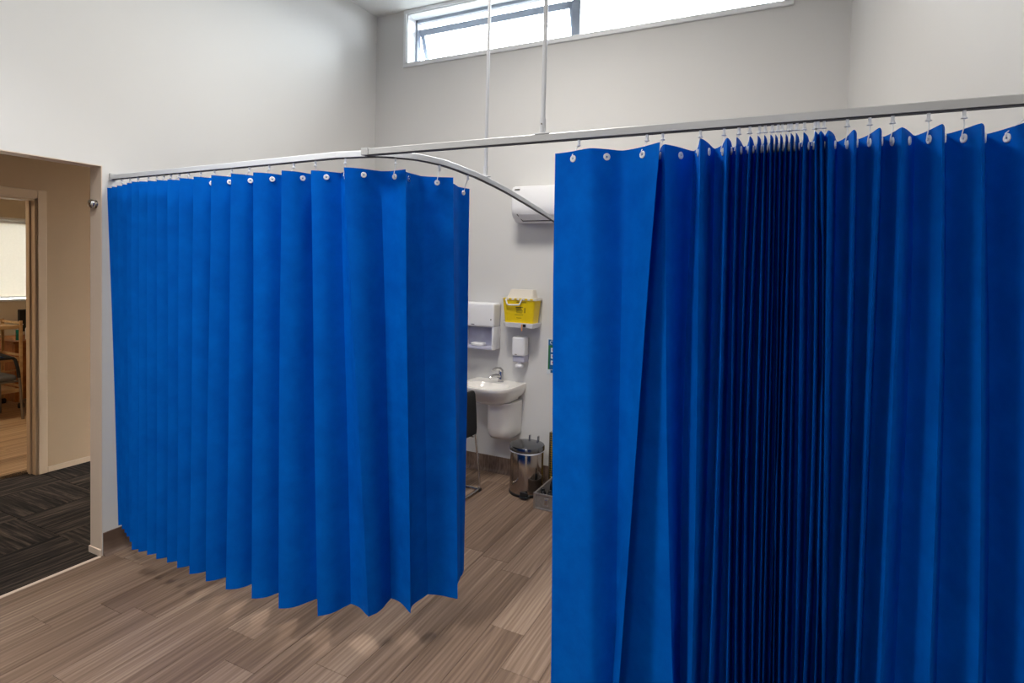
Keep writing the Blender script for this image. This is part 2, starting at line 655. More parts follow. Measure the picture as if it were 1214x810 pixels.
# first narrow row beside the threshold
for a, c in ((-.4, .75), (.75, 1.97), (1.97, 3.19), (3.19, YB)):
    me = MB().box((0, 0, -PT), (.1305, c - a - .0009, 0), .0008, 1).mesh('floor_plank', 'plank')
    o = bpy.data.objects.new('floor_plank', me); COL.objects.link(o); o.parent = FLOOR
    o.location = (-3.604, a, 0)

# threshold strip between planks and carpet
struct(MB().box((XL - .012, YD0, -.002), (XL + .012, YD1 - .012, .004), .002), 'trim_1', 'trim', 'pale threshold strip between the planks and the dark carpet', cat='trim')

# ------------------------------------------------------------------ hall and office beyond the doorway
HC = 2.7
struct(MB().box((XH - .14, -1.6, -.12), (XL - .02, 5.2, -.008)), 'floor_hall', 'subfloor', 'dark striped carpet tile floor of the hall')
FH = bpy.data.objects['floor_hall']
TILE = .5
tile_me = MB().box((-TILE / 2 + .001, -TILE / 2 + .001, -.008), (TILE / 2 - .001, TILE / 2 - .001, 0), .0015, 1).mesh('carpet_tile', 'carpet')
for i in range(4):
    for j in range(10):
        cx = XL - .014 - TILE / 2 - i * TILE
        cy = -.3 + j * TILE
        if cx - TILE / 2 < XH - .22 or cy > 4.4:
            continue
        o = bpy.data.objects.new('carpet_tile', tile_me)
        COL.objects.link(o)
        o.parent = FH
        o.location = (cx, cy, -.001)
        o.rotation_euler.z = R(90) * ((i + j) % 2)

DY1 = 2.425   # right-hand edge of the office door opening (front)
DZ = 2.215
wh = MB()
wh.box((XH - .12, DY1, 0), (XH, 5.2, HC))
wh.box((XH - .12, 1.3, DZ + .03), (XH, DY1, HC))
wh.box((XH - .12, -1.6, 0), (XH, 1.3, HC))
struct(wh, 'wall_hall', 'hallwall', 'hall wall, beige deepened for dim warm light, seen through the doorway')
he = MB()
he.box((XH, 5.1, 0), (XL - WT, 5.2, HC))
he.box((XH, -1.7, 0), (XL - WT, -1.6, HC))
struct(he, 'wall_hall_end', 'hallwall', 'beige wall closing the hall')
struct(MB().box((XH - .12, -1.7, HC), (XL - WT, 5.2, HC + .1)), 'ceiling_hall', 'ceil', 'low white ceiling of the hall')
struct(MB().box((XH, DY1 + .06, 0), (XH + .012, 5.1, .045), .003), 'baseboard_hall', 'hall_trim', 'low cream skirting along the hall wall', cat='skirting')

# office door frame: lining + architrave
df = MB()
df.box((XH - .135, DY1 - .022, 0), (XH + .004, DY1, DZ + .02), .002)
df.box((XH - .135, 1.3, DZ), (XH + .004, DY1, DZ + .022), .002)
d1 = struct(df, 'door_1', 'hall_trim', 'cream door frame opening from the hall to the office')
ar = MB()
ar.box((XH, DY1 - .006, 0), (XH + .016, DY1 + .058, DZ + .085), .005)
part(ar, 'architrave', 'hall_trim', d1)
ar = MB()
ar.box((XH, 1.3, DZ + .018), (XH + .016, DY1 - .006, DZ + .085), .005)
part(ar, 'architrave', 'hall_trim', d1)
# stop bead on the lining
part(MB().box((XH - .09, DY1 - .034, 0), (XH - .055, DY1 - .022, DZ), .002), 'door_stop', 'hall_trim', d1)

# office shell
struct(MB().box((XO - .1, -.2, -.12), (XH - .1, 5.2, -.006)), 'floor_office', 'subfloor', 'light brown plank floor of the office')
FO = bpy.data.objects['floor_office']
x = XO
row = 0
ymesh = {}
while x < XH - .14:
    pass
    s = random.Random(row * 7 + 3).uniform(0, PL)
    w = min(PW, XH - .12 - x)
    cuts = [.9] + [s + k * PL for k in range(6) if 1.0 < s + k * PL < 4.5] + [4.6]
    for a, c in zip(cuts[:-1], cuts[1:]):
        me = MB().box((0, 0, -.004), (w - .001, c - a - .001, 0), .0008, 1).mesh('floor_plank', 'office_plank')
        o = bpy.data.objects.new('floor_plank', me); COL.objects.link(o); o.parent = FO
        o.location = (x, a, -.001)
    x += PW
    row += 1
OW0, OW1, OZ0, OZ1 = 1.4, 4.45, 1.17, 2.24
wo = MB()
wo.box((XO - .15, -.2, 0), (XO, 4.8, OZ0))
wo.box((XO - .15, -.2, OZ1), (XO, 4.8, HC))
wo.box((XO - .15, -.2, OZ0), (XO, OW0, OZ1))
wo.box((XO - .15, OW1, OZ0), (XO, 4.8, OZ1))
struct(wo, 'wall_office', 'office_wall', 'beige office wall around the bright blind')
os_ = MB()
os_.box((XO, 4.7, 0), (XH - .12, 4.8, HC))
os_.box((XO, -.3, 0), (XH - .12, -.2, HC))
struct(os_, 'wall_office_side', 'office_wall', 'beige side wall of the office')
struct(MB().box((XO - .15, -.3, HC), (XH - .12, 4.8, HC + .1)), 'ceiling_office', 'ceil', 'white office ceiling')
w2 = MB()
w2.box((XO - .04, OW0, OZ0), (XO + .02, OW1, OZ0 + .03), .003)
w2.box((XO - .1, OW0, OZ1 - .04), (XO - .06, OW1, OZ1), .003)
w2.box((XO - .1, OW0, OZ0), (XO - .06, OW0 + .04, OZ1), .003)
w2.box((XO - .1, OW1 - .04, OZ0), (XO - .06, OW1, OZ1), .003)
win2 = struct(w2, 'window_2', 'white_alu', 'white office window behind a pale roller blind')
part(MB().box((XO - .084, OW0 + .04, OZ0 + .03), (XO - .078, OW1 - .04, OZ1 - .04)), 'pane', 'glass', win2)
part(MB().box((XO - .1, 2.9, OZ0 + .03), (XO - .06, 2.94, OZ1 - .04), .003), 'mullion', 'white_alu', win2)

bl = thing('roller_blind', 'pale translucent roller blind glowing in the office window', 'blind', (XO - .02, 3.0, OZ1))
part(MB().box((XO - .026, OW0 + .01, OZ0 + .06), (XO - .024, OW1 - .01, OZ1 - .03)), 'fabric', 'blind', bl)
part(MB().tube([(XO - .015, OW0 + .01, OZ1 - .025), (XO - .015, OW1 - .01, OZ1 - .025)], .018, 12), 'roller', 'white_plastic', bl, smooth=40)
part(MB().tube([(XO - .025, OW0 + .02, OZ0 + .055), (XO - .025, OW1 - .02, OZ0 + .055)], .010, 8), 'bottom_bar', 'white_plastic', bl, smooth=40)
part(MB().box((XO + .0, OW0 - .02, OZ1 - .005), (XO + .03, OW1 + .02, OZ1 + .028), .004), 'pelmet', 'white_alu', bl)

# ------------------------------------------------------------------ clerestory window
wf = MB()
# architrave: outer edges
AX0, AX1, AZ0, AZ1 = -3.280, -.036, 3.603, 4.121
wf.box((AX0, YB - .018, AZ0), (AX1, YB, WZ0), .004)
wf.box((AX0, YB - .018, WZ1), (AX1, YB, AZ1), .004)
wf.box((AX0, YB - .018, WZ0), (WX0, YB, WZ1), .004)
wf.box((WX1, YB - .018, WZ0), (AX1, YB, WZ1), .004)
win1 = struct(wf, 'window_1', 'white_alu', 'long clerestory window under the ceiling with its left sash open')
# reveal lining
lv = MB()
lv.box((WX0, YB - .006, WZ0), (WX1, YB + WBT, WZ0 + .012))
lv.box((WX0, YB - .006, WZ1 - .012), (WX1, YB + WBT, WZ1))
lv.box((WX0, YB - .006, WZ0), (WX0 + .012, YB + WBT, WZ1))
lv.box((WX1 - .012, YB - .006, WZ0), (WX1, YB + WBT, WZ1))
part(lv, 'reveal', 'white_alu', win1)
FY0, FY1 = YB + .115, YB + .165
MX0, MX1 = -1.676, -1.606
fr = MB()
fr.box((WX0 + .012, FY0, WZ0 + .012), (WX1 - .012, FY1, WZ0 + .035), .002)
fr.box((WX0 + .012, FY0, WZ1 - .04), (WX1 - .012, FY1, WZ1 - .012), .002)
fr.box((WX0 + .012, FY0, WZ0 + .012), (WX0 + .034, FY1, WZ1 - .012), .002)
fr.box((WX1 - .034, FY0, WZ0 + .012), (WX1 - .012, FY1, WZ1 - .012), .002)
part(fr, 'outer_frame', 'grey_alu', win1)
part(MB().box((MX0, FY0 - .004, WZ0 + .012), (MX1, FY1, WZ1 - .012), .003), 'mullion', 'grey_alu', win1)
part(MB().box((MX1, FY0 + .018, WZ0 + .033), (WX1 - .033, FY0 + .024, WZ1 - .038)), 'pane', 'glass', win1)
# open awning sash (hinged high, foot swung out)
sx0, sx1 = WX0 + .036, MX0 - .004
sh = WZ1 - WZ0 - .07
sash = MB()
sash.box((sx0, -.02, -.058), (sx1, .02, 0), .003)
sash.box((sx0, -.015, -sh), (sx1, .015, -sh + .028), .003)
sash.box((sx0, -.015, -sh), (sx0 + .042, .02, 0), .003)
sash.box((sx1 - .042, -.02, -sh), (sx1, .015, 0), .003)
ang = Matrix.Translation((0, FY1 - .01, WZ1 - .088)) @ Matrix.Rotation(R(20), 4, 'X')
sash.rot(ang)
so = part(sash, 'sash', 'grey_alu', win1)
gp = MB().box((sx0 + .028, -.003, -sh + .026), (sx1 - .028, .003, -.038)).rot(ang)
part(gp, 'pane', 'glass', so)
part(MB().tube([(sx0 - .002, FY0 + .02, WZ0 + .22), (sx0 + .006, FY1 + .045, WZ0 + .2)], .006, 6), 'stay', 'grey_alu', so)
part(MB().tube([(sx1 - .25, FY0 + .02, WZ0 + .04), (sx1 - .2, FY1 + .12, WZ0 + .03)], .005, 6), 'stay', 'grey_alu', so)

# ------------------------------------------------------------------ ceiling lamps, all unseen; room and office panels added for brightness
def panel_light(x, y, z, w, power, label, color=(1, .96, .9), h=None, spread=180):
    h = h or w
    t = thing('unseen_ceiling_light', label, 'light', (x, y, z), 'recessed ceiling lights')
    f = MB()
    for lo, hi in (((-w / 2 - .02, -h / 2 - .02), (w / 2 + .02, -h / 2)), ((-w / 2 - .02, h / 2), (w / 2 + .02, h / 2 + .02)), ((-w / 2 - .02, -h / 2), (-w / 2, h / 2)), ((w / 2, -h / 2), (w / 2 + .02, h / 2))):
        f.box((x + lo[0], y + lo[1], z - .02), (x + hi[0], y + hi[1], z))
    part(f, 'frame', 'white_alu', t)
    part(MB().box((x - w / 2, y - h / 2, z - .008), (x + w / 2, y + h / 2, z)), 'diffuser', 'diffuser', t)
    a = area_light('panel_lamp', (x, y, z - .03), w, power, color, size_y=h, spread=spread)
    return t


panel_light(-2.0, .45, ZC, .6, 49, 'added unseen square light panel in the high ceiling in front of the curtains', (1, .985, .96), spread=112)
panel_light(-.3, -1.9, ZC, .6, 44, 'added unseen square light panel in the high ceiling behind the camera', (1, .97, .92))
panel_light(-1.55, 2.55, ZC, .6, 54, 'added unseen square light panel in the high ceiling over the wash basin', (1, .95, .88), spread=162)
panel_light(-4.5, 3.6, HC, .3, .6, 'small warm light in the hall ceiling', (1, .62, .3))
panel_light(-6.7, 1.3, HC, .6, 34, 'added unseen warm light panel in the office ceiling', (1, .8, .58))

# ------------------------------------------------------------------ curtain rails
RZ0, RZ1 = 2.236, 2.262    # rail bottom / top
def rail_drop(y):
    # the rear run of the curved rail falls slightly so that it meets the wall below the air conditioner
    return .075 * max(0.0, y - 2.55)


def rail_sweep(path, half=.011, z0=RZ0, z1=RZ1):
    rings = []
    Z0, Z1 = z0, z1
    P = [Vector((p[0], p[1], 0)) for p in path]
    for i, p in enumerate(P):
        t = (P[min(i + 1, len(P) - 1)] - P[max(i - 1, 0)]).normalized()
        n = Vector((-t.y, t.x, 0))
        z0, z1 = Z0 - rail_drop(p.y), Z1 - rail_drop(p.y)
        a = p + n * half
        c = p - n * half
        rings.append([(a.x, a.y, z0), (a.x, a.y, z1 - .003), (a.x - n.x * .003, a.y - n.y * .003, z1), (c.x + n.x * .003, c.y + n.y * .003, z1), (c.x, c.y, z1 - .003), (c.x, c.y, z0)])
    return rings


def catmull(pts, n=8):
    out = []
    P = [Vector(p) for p in pts]
    P = [P[0] * 2 - P[1]] + P + [P[-1] * 2 - P[-2]]
    for i in range(1, len(P) - 2):
        for k in range(n):
            t = k / n
            a, b_, c, d = P[i - 1], P[i], P[i + 1], P[i + 2]
            out.append(.5 * ((2 * b_) + (c - a) * t + (2 * a - 5 * b_ + 4 * c - d) * t * t + (3 * b_ - a - 3 * c + d) * t ** 3))
    out.append(P[-2])
    return out


J = (-1.60, 1.905)
straight_path = [(J[0] - .03, J[1] + .001), (.635, 1.945)]
left_path = [(XL + .004, 1.984), (-2.4, 1.941), (-1.80, 1.915)]
curve_pts = [(-1.80, 1.915), (-1.616, 1.945), (-1.535, 2.0), (-1.478, 2.083), (-1.447, 2.243), (-1.467, 2.522), (-1.470, 2.679), (-1.481, 2.934), (-1.528, 3.404), (-1.596, 3.98), (-1.645, YB - .004)]
curve_path = [(v.x, v.y) for v in catmull([(x, y, 0) for x, y in curve_pts], 8)]
L_path = left_path[:-1] + curve_path


def rail_thing(name, label, path, loc, finish):
    t = thing(name, label, 'curtain rail', loc)
    b = MB(); b.loft(rail_sweep(path))
    part(b, 'rail', finish, t)
    b = MB(); b.loft(rail_sweep(path, .0085, RZ0 - .0045, RZ0 + .001))
    part(b, 'slot', 'rail_slot', t, label='dark slot under the rail')
    return t


rl = rail_thing('curved_curtain_rail', 'white curtain rail from left wall that curves back towards the air conditioner', L_path, (XL, 1.984, RZ0), 'rail_lit')
part(MB().box((XL, 1.966, RZ0 - .008), (XL + .012, 2.002, RZ1 + .008), .003), 'wall_bracket', 'rail', rl)
part(MB().box((-1.665, YB - .012, RZ0 - rail_drop(YB) - .008), (-1.625, YB, RZ1 - rail_drop(YB)), .003), 'wall_bracket', 'rail', rl)
rr_ = rail_thing('straight_curtain_rail', 'white straight curtain rail running on to the right wall', straight_path, (J[0], J[1], RZ0), 'rail')
part(MB().box((J[0] - .05, J[1] - .0135, RZ0 - .002), (J[0] - .012, J[1] + .0145, RZ1 + .002), .002), 'joint_sleeve', 'rail', rr_)


def drop_rod(x, y, r, parent):
    zt = RZ1 - rail_drop(y)
    part(MB().tube([(x, y, zt + .002), (x, y, ZC)], r, 14), 'suspension_rod', 'rod', parent, smooth=40)
    part(MB().tube([(x, y, zt + .002), (x, y, zt + .055)], r * 1.35, 14), 'rod_socket', 'rod', parent, smooth=40)
    part(MB().box((x - .028, y - .012, zt - .001), (x + .028, y + .012, zt + .004), .001), 'rod_foot', 'rod', parent)
    part(MB().lathe([(.03, 0), (.03, -.004), (r * 1.4, -.02)], (x, y, ZC)), 'ceiling_rose', 'rod', parent, smooth=40)


drop_rod(-.825, 1.919, .0085, rr_)
part(MB().tube([(-.825, 1.909, RZ1 + .035), (-.825, 1.905, RZ1 + .035)], .003, 8), 'screw', 'grey_metal', rr_)
drop_rod(-1.470, 2.665, .009, rl)

# ------------------------------------------------------------------ curtains
ZTOP, ZHEM = 2.18, .18
# fold lines: left curtain (x, y at the top, x, y at the hem); right curtain (x at top, mid, hem, y)
LEFT = [(-3.574,1.94,-3.529,1.98), (-3.533,2.081,-3.498,2.123), (-3.492,1.92,-3.466,1.96), (-3.45,2.061,-3.436,2.104), (-3.407,1.9,-3.406,1.94), (-3.364,2.041,-3.377,2.084), (-3.321,1.88,-3.347,1.92), (-3.274,2.014,-3.309,2.057), (-3.226,1.85,-3.271,1.89), (-3.186,1.99,-3.22,2.013), (-3.146,1.828,-3.169,1.843), (-3.117,1.985,-3.141,2.0), (-3.089,1.833,-3.114,1.848), (-3.054,1.987,-3.079,2.002), (-3.019,1.834,-3.044,1.849), (-2.979,1.985,-3.0,1.999), (-2.94,1.832,-2.957,1.847), (-2.901,1.987,-2.915,2.001), (-2.862,1.838,-2.874,1.853), (-2.807,1.98,-2.828,1.998), (-2.752,1.828,-2.782,1.843), (-2.692,1.97,-2.727,1.987), (-2.633,1.821,-2.672,1.836), (-2.566,1.961,-2.606,1.976), (-2.499,1.817,-2.539,1.832), (-2.429,1.958,-2.466,1.971), (-2.359,1.817,-2.393,1.832), (-2.29,1.961,-2.305,1.966), (-2.22,1.824,-2.218,1.839), (-2.131,1.955,-2.134,1.973), (-2.043,1.827,-2.05,1.842), (-1.977,1.989,-1.95,1.982), (-1.91,1.869,-1.849,1.884), (-1.827,1.965,-1.785,2.026), (-1.708,1.855,-1.647,1.989), (-1.616,1.984,-1.645,2.152), (-1.478,1.977,-1.498,2.097), (-1.52,2.147,-1.51,2.262), (-1.398,2.229,-1.367,2.296), (-1.532,2.493,-1.455,2.472), (-1.513,2.574,-1.473,2.536)]
RIGHT = [(-0.758,-0.74,-0.72,1.88), (-0.613,-0.584,-0.546,1.83), (-0.524,-0.503,-0.486,1.91), (-0.374,-0.419,-0.461,1.815), (-0.426,-0.481,-0.53,1.96), (-0.373,-0.329,-0.26,1.85), (-0.302,-0.303,-0.283,2.0), (-0.256,-0.235,-0.225,1.8), (-0.235,-0.224,-0.213,1.985), (-0.181,-0.177,-0.167,1.82), (-0.179,-0.17,-0.154,1.985), (-0.155,-0.139,-0.117,1.82), (-0.145,-0.139,-0.111,1.985), (-0.118,-0.118,-0.084,1.82), (-0.113,-0.113,-0.083,1.985), (-0.097,-0.093,-0.064,1.82), (-0.092,-0.087,-0.06,1.985), (-0.079,-0.069,-0.043,1.82), (-0.074,-0.061,-0.037,1.985), (-0.063,-0.047,-0.024,1.82), (-0.058,-0.043,-0.022,1.985), (-0.05,-0.036,-0.013,1.82), (-0.043,-0.029,-0.006,1.985), (-0.037,-0.02,0.002,1.82), (-0.029,-0.014,0.008,1.985), (-0.023,-0.008,0.014,1.82), (-0.015,-0.0,0.02,1.985), (-0.01,0.004,0.024,1.82), (-0.0,0.016,0.037,1.985), (0.003,0.021,0.043,1.82), (0.017,0.036,0.058,1.985), (0.022,0.042,0.066,1.82), (0.044,0.067,0.081,1.985), (0.052,0.078,0.083,1.82), (0.068,0.099,0.109,1.985), (0.066,0.1,0.116,1.82), (0.086,0.118,0.136,1.985), (0.085,0.113,0.134,1.82), (0.118,0.135,0.158,2.0), (0.148,0.167,0.175,1.835), (0.167,0.186,0.199,1.985), (0.209,0.215,0.215,1.835), (0.23,0.239,0.244,1.975), (0.261,0.273,0.275,1.85), (0.311,0.325,0.33,1.985), (0.35,0.375,0.392,1.845), (0.383,0.414,0.438,1.99), (0.438,0.476,0.501,1.87), (0.48,0.528,0.56,2.03), (0.541,0.586,0.625,1.89), (0.593,0.643,0.686,2.04), (0.623,0.668,0.707,1.9)]


def lerp(a, b, t):
    return a + (b - a) * t


def build_curtain(name, label, verts, zlevels, loc, seed, soft, eyelet_hooks, rail_pts, seg=8, round_fold=0.0, bow=1.0):
    """verts: per fold line, a list of (x, y) at each of zlevels; facets between consecutive fold lines"""
    rnd = random.Random(seed)
    t = thing(name, label, 'curtain', loc)
    nrow = 26
    rows = []
    nf = len(verts) - 1
    bul = [rnd.uniform(.6, 1.2) for _ in range(nf)]
    ph = [rnd.uniform(0, 6.28) for _ in range(nf + 1)]

    def fold_at(i, z):
        v = verts[i]
        for k in range(len(zlevels) - 1):
            if z >= zlevels[k + 1] - 1e-6:
                u = (zlevels[k] - z) / (zlevels[k] - zlevels[k + 1])
                # quadratic through three levels when there are three
                if len(zlevels) == 3:
                    z0, z1, z2 = zlevels
                    l0 = (z - z1) * (z - z2) / ((z0 - z1) * (z0 - z2))
                    l1 = (z - z0) * (z - z2) / ((z1 - z0) * (z1 - z2))
                    l2 = (z - z0) * (z - z1) / ((z2 - z0) * (z2 - z1))
                    x = v[0][0] * l0 + v[1][0] * l1 + v[2][0] * l2
                    y = v[0][1] * l0 + v[1][1] * l1 + v[2][1] * l2
                else:
                    x = lerp(v[k][0], v[k + 1][0], u); y = lerp(v[k][1], v[k + 1][1], u)
                break
        s = math.sin((ZTOP - z) * 2.1 + ph[i]) * .004 * min(1, (ZTOP - z) * 2) * soft
        return Vector((x + s, y + s * .5, 0))

    for r_ in range(nrow + 1):
        z = lerp(ZTOP, ZHEM, r_ / nrow)
        F = [fold_at(i, z) for i in range(nf + 1)]
        line = []
        for i in range(nf):
            a, c = F[i], F[i + 1]
            d = c - a
            L = max(d.length, 1e-4)
            n = Vector((-d.y, d.x, 0)) / L
            if n.y > 0:
                n = -n
            # facets bow a little: S-shape so that folds stay crisp
            for k in range(seg):
                u = k / seg
                s = (math.sin(u * math.pi) + .25 * math.sin(2 * u * math.pi)) * .11 * L * bul[i] * bow * (1 if i % 2 == 0 else -.6)
                line.append((a + d * u + n * s).to_3d() + Vector((0, 0, z)))
        line.append(F[-1].to_3d() + Vector((0, 0, z)))
        if round_fold > 0:      # relax the crease lines so that folds are soft
            for _ in range(2):
                q = list(line)
                for j in range(1, len(line) - 1):
                    q[j] = line[j] * (1 - round_fold) + (line[j - 1] + line[j + 1]) * (round_fold / 2)
                line = q
        rows.append(line)
    b = MB()
    b.grid(rows)
    part(b, 'cloth', 'curtain', t, smooth=50)
    # eyelets at every facet centre, hooks on every second one
    for i in range(nf):
        a, c = fold_at(i, ZTOP - .022), fold_at(i + 1, ZTOP - .022)
        if (c - a).length < .05:
            continue
        m = (a + c) / 2
        d = (c - a).normalized()
        n = Vector((d.y, -d.x, 0))
        if n.y > 0:
            n = -n
        m = m + n * ((c - a).length * .11 * bul[i] * bow * (1 if i % 2 == 0 else -.6))
        ctr = Vector((m.x, m.y, ZTOP - .026))
        Rm = Matrix.Translation(ctr) @ n.to_track_quat('Z', 'Y').to_matrix().to_4x4()
        e = MB()
        e.lathe([(.0125, -.003), (.0125, .002), (.011, .0035), (.0035, .0035), (.003, .001), (.003, -.003)], n=18, cap0=False, cap1=False)
        e.rot(Rm)
        part(e, 'eyelet', 'eyelet', t, smooth=45)
        if i % 2 == eyelet_hooks:
            # nearest point on the rail
            sl = Vector((.045, -.065, 0)) if i == nf - 1 else Vector((0, 0, 0))   # the last glider stops short of the cloth edge
            best = min(((Vector((p[0], p[1], 0)) - Vector((m.x, m.y, 0)) - sl).length, p) for p in rail_pts)[1]
            h = MB()
            gx, gy = best
            h.box((gx - .004, gy - .004, RZ0 - .016), (gx + .004, gy + .004, RZ0 + .004), .001)
            h.lathe([(.008, 0), (.008, .002), (.005, .0035), (.004, .010)], (gx, gy, RZ0 - .026), n=14)
            h.tube([(gx, gy, RZ0 - .024), (gx * .5 + m.x * .5, gy * .5 + m.y * .5 - .001, RZ0 - .045), (ctr.x + n.x * .006, ctr.y + n.y * .006, ctr.z + .012), (ctr.x + n.x * .007, ctr.y + n.y * .007, ctr.z)], .0016, 6)
            hk = part(h, 'hook', 'eyelet', t, smooth=45)
    return t


def dense(path, step=.004):
    out = []
    for (x0, y0), (x1, y1) in zip(path[:-1], path[1:]):
        n = max(1, int(math.hypot(x1 - x0, y1 - y0) / step))
        out += [(x0 + (x1 - x0) * k / n, y0 + (y1 - y0) * k / n) for k in range(n)]
    return out


build_curtain('pleated_curtain', 'blue pleated privacy curtain drawn from the left wall round the curved rail',
              [[(a, b_), (c, d)] for a, b_, c, d in LEFT], [ZTOP, ZHEM], (-2.5, 1.94, ZHEM), 3, .6, 1, dense(L_path))
build_curtain('bunched_curtain', 'blue privacy curtain with a tight dark bunch of folds hanging from the straight rail',
              [[(a, y), (m_, y), (c, y)] for a, m_, c, y in RIGHT[:-2]], [ZTOP, 1.25, ZHEM], (0, 1.92, ZHEM), 5, .8, 0, dense(straight_path), round_fold=.22, bow=-.4)

# ------------------------------------------------------------------ doorway knob
kn = thing('door_knob', 'small chrome ball knob on the doorway wall end', 'knob', (-3.685, YD1, 2.08))
part(MB().lathe([(.024, 0), (.024, .003), (.016, .006), (.018, .010), (.025, .018), (.026, .026), (.021, .036), (.008, .041)]).rot(Matrix.Translation((-3.655, YD1 - .006, 2.085)) @ Matrix.Rotation(R(90), 4, 'X')), 'ball', 'chrome', kn, smooth=50)

# ------------------------------------------------------------------ air conditioner
ac = thing('air_conditioner', 'white wall-mounted split air conditioner at the end of the curved rail', 'air conditioner', (-1.6, YB, 2.14))
x0, x1 = -2.03, -1.16
prof = [(0, 2.15), (0, 2.435), (-.17, 2.435), (-.205, 2.425), (-.215, 2.40), (-.22, 2.27), (-.21, 2.215), (-.185, 2.18), (-.14, 2.152), (-.10, 2.145)]
b = MB()
rings = []
def acring(x, s, dz):
    cy = -.09; cz = 2.3
    return [(x, YB + cy + (p[0] - cy) * s if p[0] != 0 else YB, cz + (p[1] - cz) * (s if dz else 1)) for p in prof]
rings = [acring(x0, .93, 1), acring(x0 + .008, .985, 1), acring(x0 + .02, 1, 1), acring(x1 - .02, 1, 1), acring(x1 - .008, .985, 1), acring(x1, .93, 1)]
b.loft(rings)
part(b, 'casing', 'white_plastic', ac, smooth=35)
lv = MB()
lv.prism([(YB - .205, 2.203), (YB - .198, 2.198), (YB - .108, 2.140), (YB - .112, 2.146)], 'x', x0 + .06, x1 - .06)
part(lv, 'louvre', 'white_plastic', ac)
lv = MB()
lv.tube([(x0 + .05, YB - .207, 2.207), (x0 + .078, YB - .150, 2.156), (x1 - .06, YB - .150, 2.156)], .0035, 6)
part(lv, 'louvre_gap', 'black', ac)
part(MB().box((x0 + .03, YB - .219, 2.398), (x0 + .075, YB - .208, 2.406), .001), 'logo', 'grey_metal', ac, label='small grey maker mark')

# ------------------------------------------------------------------ sharps container
sc = thing('sharps_container', 'yellow sharps container with frosted lid on a white wall bracket', 'container', (-1.97, YB, 1.30))
b = MB()
yf = YB - .155
def ringrect(xa, xb, ya, yb_, z, r=.015, n=4):
    out = []
    for cx, cy, a0 in ((xb - r, yb_ - r, 0), (xa + r, yb_ - r, 90), (xa + r, ya + r, 180), (xb - r, ya + r, 270)):
        for k in range(n + 1):
            a = R(a0 + 90 * k / n)
            out.append((cx + r * math.cos(a), cy + r * math.sin(a), z))
    return out
b.loft([ringrect(-2.10, -1.845, yf + .012, YB - .02, 1.325), ringrect(-2.118, -1.828, yf, YB - .012, 1.515)])
part(b, 'tub', 'yellow', sc, smooth=40)
b = MB()
b.loft([ringrect(-2.126, -1.820, yf - .006, YB - .008, 1.512), ringrect(-2.126, -1.820, yf - .006, YB - .008, 1.530)])
rim = part(b, 'rim', 'clear_lid', sc, smooth=40)
for k in range(6):
    xx = -2.105 + k * .048
    part(MB().box((xx, yf - .0085, 1.514), (xx + .026, yf - .004, 1.528), .002), 'rim_clip', 'yellow', rim)
b = MB()
b.loft([ringrect(-2.09, -1.855, yf + .02, YB - .03, 1.53), ringrect(-2.062, -1.862, yf + .035, YB - .035, 1.598)])
part(b, 'lid', 'clear_lid', sc, smooth=40)
b = MB()
b.tube([(-2.082, yf - .010, 1.518), (-2.066, yf - .016, 1.478), (-2.056, yf - .017, 1.472), (-1.962, yf - .017, 1.474), (-1.952, yf - .016, 1.482), (-1.938, yf - .010, 1.522)], .0065, 8)
part(b, 'handle', 'white_plastic', sc, smooth=40)
b = MB()
b.loft([ringrect(-2.09, -1.838, yf + .004, YB, 1.288), ringrect(-2.108, -1.826, yf - .004, YB, 1.326)])
br = part(b, 'bracket', 'white_plastic', sc, smooth=40)
part(MB().box((-1.925, yf - .006, 1.295), (-1.900, yf + .004, 1.318), .003), 'lock', 'black', br)
part(MB().box((-1.938, yf - .008, 1.262), (-1.927, yf - .004, 1.318), .001), 'key_tag', 'orange_tag', br)
lab = MB()
for z, xa, xb in ((1.492, -1.99, -1.90), (1.452, -1.995, -1.93), (1.446, -1.995, -1.945), (1.432, -1.992, -1.94), (1.424, -1.99, -1.93), (1.415, -1.992, -1.935), (1.407, -1.99, -1.94), (1.390, -2.005, -1.93), (1.365, -1.99, -1.945)):
    lab.box((xa, yf - .0008 + (1.515 - z) * .063, z), (xb, yf + .003 + (1.515 - z) * .063, z + (.006 if z > 1.43 else .0035)))
lab.box((-1.918, yf + .0040, 1.41), (-1.910, yf + .008, 1.452))
part(lab, 'print', 'yellow_print', sc, label='dark warning print')

# ------------------------------------------------------------------ paper towel dispenser
td = thing('towel_dispenser', 'white paper towel dispenser on the wall left of the sharps container', 'dispenser', (-2.36, YB, 1.07))
xa, xb = -2.51, -2.205
b = MB(); b.box((xa, YB - .05, 1.075), (xb, YB, 1.468), .012, 3)
part(b, 'back_plate', 'lilac_plastic', td, smooth=40)
b = MB(); b.box((xa - .004, YB - .145, 1.268), (xb + .004, YB - .02, 1.473), .018, 4)
cv = part(b, 'cover', 'white_plastic', td, smooth=40)
b = MB(); b.box((xb - .018, YB - .135, 1.078), (xb + .002, YB - .01, 1.275), .006, 2)
part(b, 'side_cheek', 'white_plastic', td, smooth=40)
b = MB(); b.box((xa, YB - .135, 1.078), (xa + .018, YB - .01, 1.275), .006, 2)
part(b, 'side_cheek', 'white_plastic', td, smooth=40)
b = MB(); b.box((xa + .01, YB - .13, 1.076), (xb - .01, YB - .03, 1.10), .006, 2)
part(b, 'tray', 'lilac_plastic', td, smooth=40)
b = MB(); b.box((xa + .08, YB - .125, 1.10), (xb - .11, YB - .05, 1.128), .01, 3)
part(b, 'towel', 'white_plastic', td, smooth=40, label='folded paper towel in the slot')
part(MB().tube([(xb - .022, YB - .146, 1.335), (xb - .022, YB - .1435, 1.335)], .006, 10), 'keyhole', 'black', cv)
